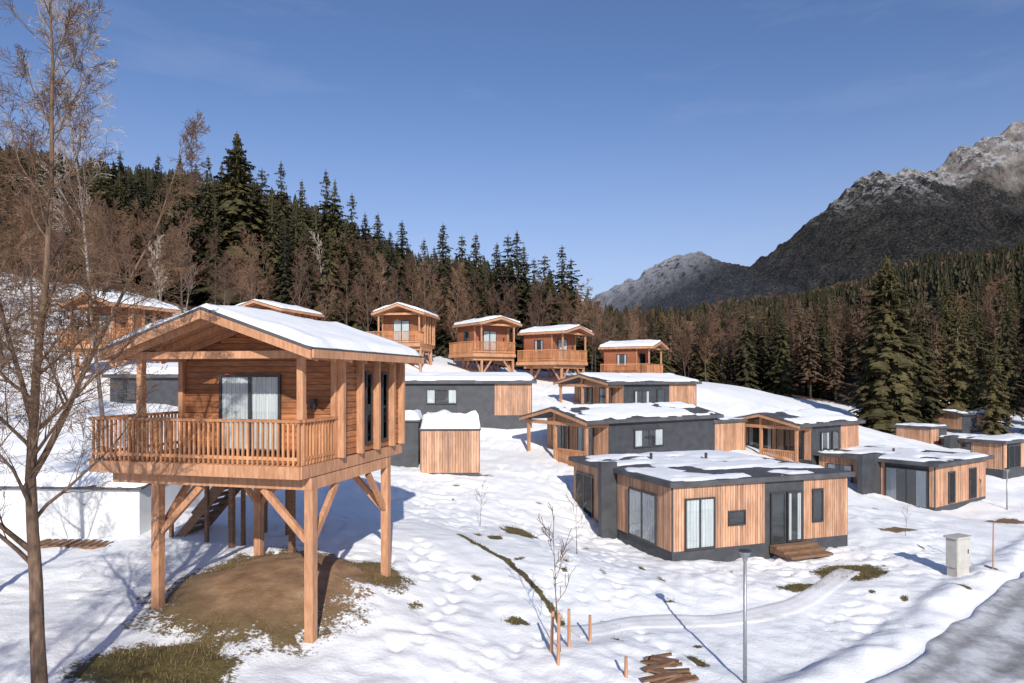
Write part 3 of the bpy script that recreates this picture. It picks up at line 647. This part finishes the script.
# ------------------------------------------------------------------ trees
def grow(out,pos,d,L,rad,lev,maxl,q,cfg):
    ns=cfg['seg'][lev]; path=[pos.copy()]; rr=[rad]; p=pos.copy(); dd=d.copy(); end=rad*cfg['tip'][lev]
    for i in range(ns):
        dd=(dd+Vector((q.gauss(0,1),q.gauss(0,1),q.gauss(0,1)))*cfg['jit'][lev]+Vector((0,0,cfg['up'][lev]))).normalized()
        p=p+dd*(L/ns); path.append(p.copy()); rr.append(rad+(end-rad)*((i+1)/ns)**cfg.get('tp',1))
    out.append((lev,path,[max(x,cfg['minr']) for x in rr]))
    if lev>=maxl: return
    k=cfg['kids'][lev]
    for i in range(k):
        t=cfg['start'][lev]+(1-cfg['start'][lev])*(i+q.random())/k; t=min(t,.999)
        idx=t*ns; a=int(idx); pp=path[a].lerp(path[a+1],idx-a); base=(path[a+1]-path[a]).normalized()
        ang=q.uniform(0,2*math.pi); perp=base.orthogonal().normalized(); perp=Matrix.Rotation(ang,3,base)@perp
        sp=cfg['spread'][lev]*q.uniform(.7,1.2); nd=(base*math.cos(sp)+perp*math.sin(sp)).normalized()
        r0=rr[a]*q.uniform(.35,.55); l=cfg['len'][lev]*L*(1-.55*t)*q.uniform(.7,1.25)
        grow(out,pp,nd,l,r0,lev+1,maxl,q,cfg)
def bare_meshes(seed,H,rad,cfg,maxl,tw,bark,nt=8,split=1,lean=(0,0,1),extra=()):
    out=[]; q=random.Random(seed); grow(out,Vector((0,0,-.4)),Vector(lean).normalized(),H,rad,0,maxl,q,cfg)
    for (t,dx,dy,dz,l,rr) in extra:
        p=out[0][1]; i=int(t*(len(p)-1)); grow(out,p[i].copy(),Vector((dx,dy,dz)).normalized(),l,rr,0,maxl,q,dict(cfg,kids=[16]+cfg['kids'][1:],up=[.04]+cfg['up'][1:],start=[.15]+cfg['start'][1:]))
    t=MB(); c=MB()
    for lev,p,r in out:
        if lev<=split: t.tube(p,r,nt if lev==0 else 5,cap=False)
        else: c.tube(p,r,3,cap=False)
    return t.mesh('trunk',bark,True),c.mesh('crown',tw)
cfgN=dict(seg=[14,8,6,4,3],tip=[.10,.2,.25,.4,.6],jit=[.035,.10,.14,.18,.2],up=[.0,.07,.04,.01,-.03],kids=[28,10,7,5,0],start=[.22,.15,.15,.1,0],spread=[.85,.65,.7,.7,.6],len=[.27,.55,.6,.7,.6],minr=.0034,tp=.75)
cfgF=dict(seg=[8,5,3,2,1],tip=[.12,.2,.3,.5,.6],jit=[.05,.12,.16,.18,.2],up=[.04,.10,.08,.05,0],kids=[18,7,5,3,0],start=[.22,.15,.15,.1,0],spread=[.62,.6,.65,.7,.6],len=[.36,.5,.6,.75,.6],minr=.013)
def put(name,meshes,x,y,s,rz,label,cat,group=None,z=None,sz=None):
    r=empty(name,(x,y,G(x,y)-.1 if z is None else z),rz); r.scale=(s,s,sz or s); tag(r,label,cat,group)
    for me in meshes:
        o=bpy.data.objects.new(me.name.split('.')[0],me); C.objects.link(o); o.parent=r
    return r
nb=bare_meshes(4,12,.14,cfgN,4,'twig','bark',10,lean=(-.10,0,1),extra=((.36,.42,.2,1,6.2,.06),(.44,-.35,.1,1,5.5,.05)))
put('bare_tree',nb,-7.6,11.1,1,0,'large leafless tree with a brown trunk at the left edge, nearest the camera','tree')
nb2=bare_meshes(9,11.5,.11,cfgN,4,'twig','bark',8,lean=(.0,0,1))
put('bare_tree',nb2,-12.4,15.6,1,1.2,'second leafless tree at the left edge, behind the nearest trunk','tree')
put('bare_tree',nb2,-20.5,27,.9,2.2,'leafless tree behind the white building at the far left','tree')
put('bare_tree',nb2,-6.6,3.0,.85,.5,'leafless tree beside the viewpoint, casting shadows on the snow at lower left','tree')
cfgP=dict(cfgN,minr=.0065,spread=[.6,.55,.5,.5,.5],up=[.01,.08,.0,-.05,-.10],kids=[16,8,5,4,0],start=[.5,.15,.1,.1,0],len=[.25,.5,.6,.7,.6])
pb=bare_meshes(15,18.5,.10,cfgP,4,'twigpale','birchbark',8,split=0)
put('birch_tree',pb,-14.1,23.5,1,0,'tall slender birch with pale fine branches reaching the top left of the view','tree')

fb=[bare_meshes(s,14,.16,cfgF,4,tw,'barkdark',5,split=0) for s,tw in ((21,'twigred'),(22,'twigred'),(23,'twigred'))]
fp=bare_meshes(25,13,.13,cfgF,3,'twigpale','twigpale',5,split=0)

def conifer(seed,H,Rr,layers,br,mat='needle',sub=5,low=.07,pw=.75):
    q=random.Random(seed); v=[];f=[]
    lop=[q.uniform(.75,1.2) for _ in range(8)]
    def tri(a,b,c):
        o=len(v); v.extend((tuple(a),tuple(b),tuple(c))); f.append((o,o+1,o+2))
    for i in range(layers):
        t=(i+q.random()*.6)/layers; z=H*(low+(1-low)*t); r=Rr*((1-t)**pw)*q.uniform(.62,1.18)*lop[int(t*7.9)]+.15
        n_=max(5,int(br*(1-.5*t)))
        off=q.uniform(0,6.28)
        for k in range(n_):
            if q.random()<.12: continue
            a=off+2*math.pi*(k+q.uniform(-.3,.3))/n_; rl=r*q.uniform(.6,1.2); dz=-rl*q.uniform(.1,.5)+ (.25*rl if t>.7 else 0)
            dx,dy=math.cos(a),math.sin(a); px_,py_=-dy,dx
            for s in range(sub):
                u=(s+.4)/sub; w=.5*rl*(1-.6*u)*q.uniform(.6,1.1)/1.6; cx0=dx*rl*u; cy0=dy*rl*u; cz0=z+dz*u*u
                u2=min(1,u+.42); ex=dx*rl*u2; ey=dy*rl*u2; ez=z+dz*u2*u2-q.uniform(.02,.22)
                for sg in (-1,1):
                    tri((cx0,cy0,cz0),(ex+px_*w*sg,ey+py_*w*sg,ez-.12*q.random()),(ex,ey,ez+.05))
                if q.random()<.7: tri((cx0-px_*w*.5,cy0-py_*w*.5,cz0),(cx0+px_*w*.5,cy0+py_*w*.5,cz0),(cx0+dx*.1,cy0+dy*.1,cz0-q.uniform(.25,.7)))
    for k in range(5):
        a=k*1.26; tri((0,0,H*1.02),(math.cos(a)*.14,math.sin(a)*.14,H*.95),(math.cos(a+.8)*.14,math.sin(a+.8)*.14,H*.95))
    c=np_mesh('crown',np.array(v),np.array(f),mat,False)
    t=MB().tube([(0,0,-.5),(0,0,H*.5),(0,0,H*.97)],[H*.014,H*.009,.02],6).mesh('trunk','barkdark',True)
    return t,c
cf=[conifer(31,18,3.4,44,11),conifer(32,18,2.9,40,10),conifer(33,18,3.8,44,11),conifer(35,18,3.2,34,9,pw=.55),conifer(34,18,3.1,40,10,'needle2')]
lc=[conifer(41,16,2.4,34,8,'larch',4,.2),conifer(42,16,2.7,30,8,'larch',4,.15)]
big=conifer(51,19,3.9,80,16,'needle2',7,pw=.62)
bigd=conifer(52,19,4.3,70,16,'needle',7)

def at(px,ytop,Y,proto,h0,label,cat,group,name,wide=1.0):
    X=PX(px,Y); g=G(X,Y); h=PZ(ytop,Y)-g; s=h/h0; put(name,proto,X,Y,s*rnd.uniform(.9,1.25)*wide,rnd.uniform(0,6.28),label,cat,group,sz=s)
at(886,252,70,big,19.4,'very large broad conifer standing alone in front of the right forest','conifer',None,'conifer_tree')
LC='dark conifer rising above the bare trees on the left hillside skyline'; GL='conifers on the left hillside'
at(237,128,76,bigd,19.4,'tallest conifer on the left hillside, above the nearest stilted cabin roof','conifer',None,'conifer_tree',.8)
for px,yt,Y in ((208,152,85),(180,150,88),(158,152,92),(140,160,90),(262,165,82),(281,158,88),(302,176,86),(326,166,84),(335,176,82),(352,190,82),(378,210,80),(402,218,82),(424,236,84),(443,220,80),(462,232,84),
   (476,230,78),(497,240,82),(508,232,78),(517,228,82),(524,242,82),(545,252,80),(562,242,78),(571,256,82),(588,285,84),(100,150,84),(60,145,84),(20,140,88),(120,148,92),(196,160,78),(222,160,80),(250,168,76),(365,210,86),(390,228,78),(434,244,78),(534,256,78),
   (272,190,74),(296,196,76),(316,200,75),(345,215,74),(170,170,76),(150,175,80),(128,172,78),
   (360,235,72),(330,225,72),(305,220,71),(285,215,72),(410,250,73),(452,256,72),(486,260,73),(215,190,72),(190,195,73),(375,240,74),(550,270,74),(160,200,72)):
    at(px,yt,Y,rnd.choice(cf[:4]),18.4,LC,'conifer',GL,'conifer_tree',.9 if yt<200 else 1.05)
SK=np.array([(-400,140),(0,140),(140,165),(235,172),(300,195),(390,238),(430,252),(520,256),(570,276),(600,304),(690,302),(800,290),(870,275),(925,252),(1024,235),(1300,230)])
def sky_lim(px): return np.interp(px,SK[:,0],SK[:,1])
occ=[]
def free(x,y,d):
    for a,b in occ:
        if (a-x)**2+(b-y)**2<d*d: return False
    occ.append((x,y)); return True
CAB=[(o.location.x,o.location.y) for o in bpy.data.objects if o.type=='EMPTY' and o.name.startswith(('raised','low'))]
def scatter(nw,x0,x1,y0,y1,d,kind):
    c=0;tries=0
    while c<nw and tries<nw*40:
        tries+=1; X=rnd.uniform(x0,x1); Y=rnd.uniform(y0,y1); px=512+F*X/Y
        if px<-80 or px>1110: continue
        if Y<72 and min(math.hypot(X-a,Y-b) for a,b in CAB)<6.5: continue
        if not free(X,Y,d): continue
        g=G(X,Y); lim=PZ(sky_lim(px)+rnd.uniform(0,16),Y)-g
        kind(X,Y,px,lim); c+=1
GB='bare trees on the left hillside'
def left_bare(X,Y,px,lim):
    h=min(rnd.uniform(6.5,11),lim); 
    if h<4: return
    if rnd.random()<.10: put('pale_tree',fp,X,Y,h/15,rnd.uniform(0,6.28),'slender pale barked bare tree among the red brown trees of the hillside','tree','pale bare trees on the left hillside')
    else: put('bare_tree',rnd.choice(fb),X,Y,h/15*rnd.uniform(1,1.2),rnd.uniform(0,6.28),'leafless brown tree in the woods directly behind the stilted cabins','tree',GB,sz=h/15)
scatter(72,-52,13,65,77,2.6,left_bare)
scatter(9,-48,-30,50,64,4,left_bare)
def left_con(X,Y,px,lim):
    h=min(rnd.uniform(9,20),lim); s=h/18.4
    if h>5: put('conifer_tree',rnd.choice(cf[:4]),X,Y,s*rnd.uniform(.9,1.2),rnd.uniform(0,6.28),LC,'conifer',GL,sz=s)
scatter(170,-80,16,74,120,2.6,left_con)
def right_mix(X,Y,px,lim):
    h=min(rnd.uniform(10,18),lim); k=rnd.random()
    if h<4: return
    if px<800: k=k*.85
    if k<.27: s=h/15; put('bare_tree',rnd.choice(fb),X,Y,s*1.1,rnd.uniform(0,6.28),'leafless brown tree at the edge of the valley forest on the right','tree','bare trees at the valley forest edge',sz=s)
    elif k<.47: s=h/16.4; put('larch_tree',rnd.choice(lc),X,Y,s*1.1,rnd.uniform(0,6.28),'brown leafless larch in the valley forest on the right','larch','larches in the valley forest',sz=s)
    else: s=h/18.4; put('conifer_tree',rnd.choice(cf),X,Y,s*.95,rnd.uniform(0,6.28),'dark conifer in the valley forest on the right','conifer','conifers in the valley forest',sz=s)
scatter(200,10,125,88,135,2.9,right_mix)
scatter(10,44,62,64,84,4,right_mix)
def far_forest(name,label,boxes,mat,conif):
    V=[];Fc=[];o=0;q=np.random.default_rng(5 if conif else 6)
    for (x0,x1,y0,y1,k) in boxes:
        X=q.uniform(x0,x1,k*3);Y=q.uniform(y0,y1,k*3); px=512+F*X/Y; ok=(px>-60)&(px<1090); X=X[ok][:k];Y=Y[ok][:k];px=px[ok][:k]; Zg=zb(X,Y)
        lim=-(np.array([sky_lim(p) for p in px])+q.uniform(0,10,len(px))-HY)/F*Y-Zg
        H=np.minimum(q.uniform(11,19,len(X)) if conif else q.uniform(9,14,len(X)),lim)
        for a,b,z,h in zip(X,Y,Zg,H):
            if h<4: continue
            if conif:
                Rr=h*q.uniform(.13,.2); L=11
                for i in range(L):
                    t=i/L; zz=z+h*(.08+.92*t); r=Rr*(1-t)**.8+.15; m=7
                    an=q.uniform(0,6.28)+np.arange(m)*2*np.pi/m
                    for c_ in an:
                        r2=r*q.uniform(.6,1.3); c1=c_+.5
                        V+= [(a,b,zz+h*.09),(a+math.cos(c_)*r2,b+math.sin(c_)*r2,zz-h*.03*q.random()),(a+math.cos(c1)*r2*.7,b+math.sin(c1)*r2*.7,zz-h*.05)]
                        Fc.append((o,o+1,o+2)); o+=3
            else:
                m=46; th=q.uniform(0,6.28,m); ph=q.uniform(.15,1.0,m); zz0=z+h*q.uniform(.15,.7,m); ln=h*q.uniform(.2,.42,m)
                V+=[(a-.12,b,z),(a+.12,b,z),(a,b,z+h)]; Fc.append((o,o+1,o+2)); o+=3
                for c_,e,s0,l in zip(th,ph,zz0,ln):
                    ex,ey,ez=a+math.cos(c_)*math.sin(e)*l,b+math.sin(c_)*math.sin(e)*l,s0+math.cos(e)*l
                    w=.16
                    V+=[(a-w*math.sin(c_),b+w*math.cos(c_),s0),(a+w*math.sin(c_),b-w*math.cos(c_),s0),(ex,ey,ez)]; Fc.append((o,o+1,o+2)); o+=3
                    V+=[(ex,ey,min(ez,z+h)),((a+ex)/2,(b+ey)/2,(s0+ez)/2),((a+ex)/2+.14,(b+ey)/2+q.uniform(-1,1),(s0+ez)/2+l*.4)]; Fc.append((o,o+1,o+2)); o+=3
    me=np_mesh(name,np.array(V),np.array(Fc),mat,False); ob=bpy.data.objects.new(name,me); C.objects.link(ob); tag(ob,label,'forest',kind='stuff')
far_forest('distant_conifer_forest','distant mass of dark conifers on the hills',[(-170,20,125,260,650),(20,330,135,360,1700)],'needle',True)
far_forest('distant_bare_forest','distant mass of brown leafless trees on the hills',[(15,330,130,360,1300)],'larch',False)

cfgY=dict(cfgN,kids=[9,4,0,0,0],seg=[8,4,3,2,2],minr=.008,start=[.4,.2,.1,.1,0],len=[.28,.5,.5,.5,.5],up=[.05,.12,.05,0,0])
yt=bare_meshes(61,3.7,.028,cfgY,2,'twig','bark',6,split=0)
put('young_tree',yt,PX(561,15.9),15.9,1,0,'thin leafless young tree among wooden stakes at bottom centre','tree')
put('young_tree',yt,PX(577,24),24,.75,1,'thin leafless young tree in snow left of the nearest low cabin','tree')
put('young_tree',yt,PX(480,27),27,.55,2,'small leafless young tree in snow right of the nearest stilted cabin','tree')
put('young_tree',yt,PX(905,30),30,.5,2,'small leafless young tree on the snow bank below the big glass door cabin','tree')

# ------------------------------------------------------------------ light, sky, camera
sunv=Vector((.16,-.985,0)).normalized(); EL=R(27); sd=Vector((sunv.x*math.cos(EL),sunv.y*math.cos(EL),math.sin(EL)))
L=bpy.data.lights.new('sun','SUN'); L.energy=4.85; L.angle=R(.5); L.color=(1,.945,.86); lo=bpy.data.objects.new('sun',L); C.objects.link(lo)
lo.rotation_euler=sd.to_track_quat('Z','Y').to_euler(); lo.location=(20,-30,40)
w=bpy.data.worlds.new('World'); bpy.context.scene.world=w; w.use_nodes=True; nt=w.node_tree; nt.nodes.clear()
out=N(nt,'ShaderNodeOutputWorld'); bg=N(nt,'ShaderNodeBackground'); bg.inputs[1].default_value=.118
sk=N(nt,'ShaderNodeTexSky',sky_type='NISHITA'); sk.sun_disc=False; sk.sun_elevation=EL; sk.sun_rotation=math.atan2(sd.x,sd.y); sk.altitude=900; sk.air_density=1.0; sk.dust_density=.6; sk.ozone_density=3.0
tcg=N(nt,'ShaderNodeTexCoord').outputs['Generated']
nf=noise_n(nt,tcg,2.2,7,.6,(1,1,5)); kf=ramp(nt,nf,[(.56,(0,0,0)),(.85,(.22,.22,.22))])
sky=mixc(nt,1.0,sk.outputs[0],(.90,.93,1.08),'MULTIPLY')
sep=N(nt,'ShaderNodeSeparateXYZ'); nt.links.new(tcg,sep.inputs[0])
hz=mth(nt,'SUBTRACT',1.0,mth(nt,'MULTIPLY',sep.outputs[2],2.4),True); hz=mth(nt,'MULTIPLY',mth(nt,'POWER',hz,1.7),.75)
sky=mixc(nt,hz,sky,(4.6,4.6,5.5))
nt.links.new(mixc(nt,kf,sky,(5,5.4,6.6)),bg.inputs[0]); nt.links.new(bg.outputs[0],out.inputs[0])
cam=bpy.data.cameras.new('camera'); co=bpy.data.objects.new('camera',cam); C.objects.link(co); co.location=(0,0,0); co.rotation_euler=(R(90),0,0)
cam.lens=24; cam.sensor_width=36; cam.shift_y=(HY-341.5)/1024; cam.clip_start=.1; cam.clip_end=9000
bpy.context.scene.camera=co
sc=bpy.context.scene; sc.view_settings.view_transform='Standard'; sc.view_settings.look='None'; sc.view_settings.exposure=0
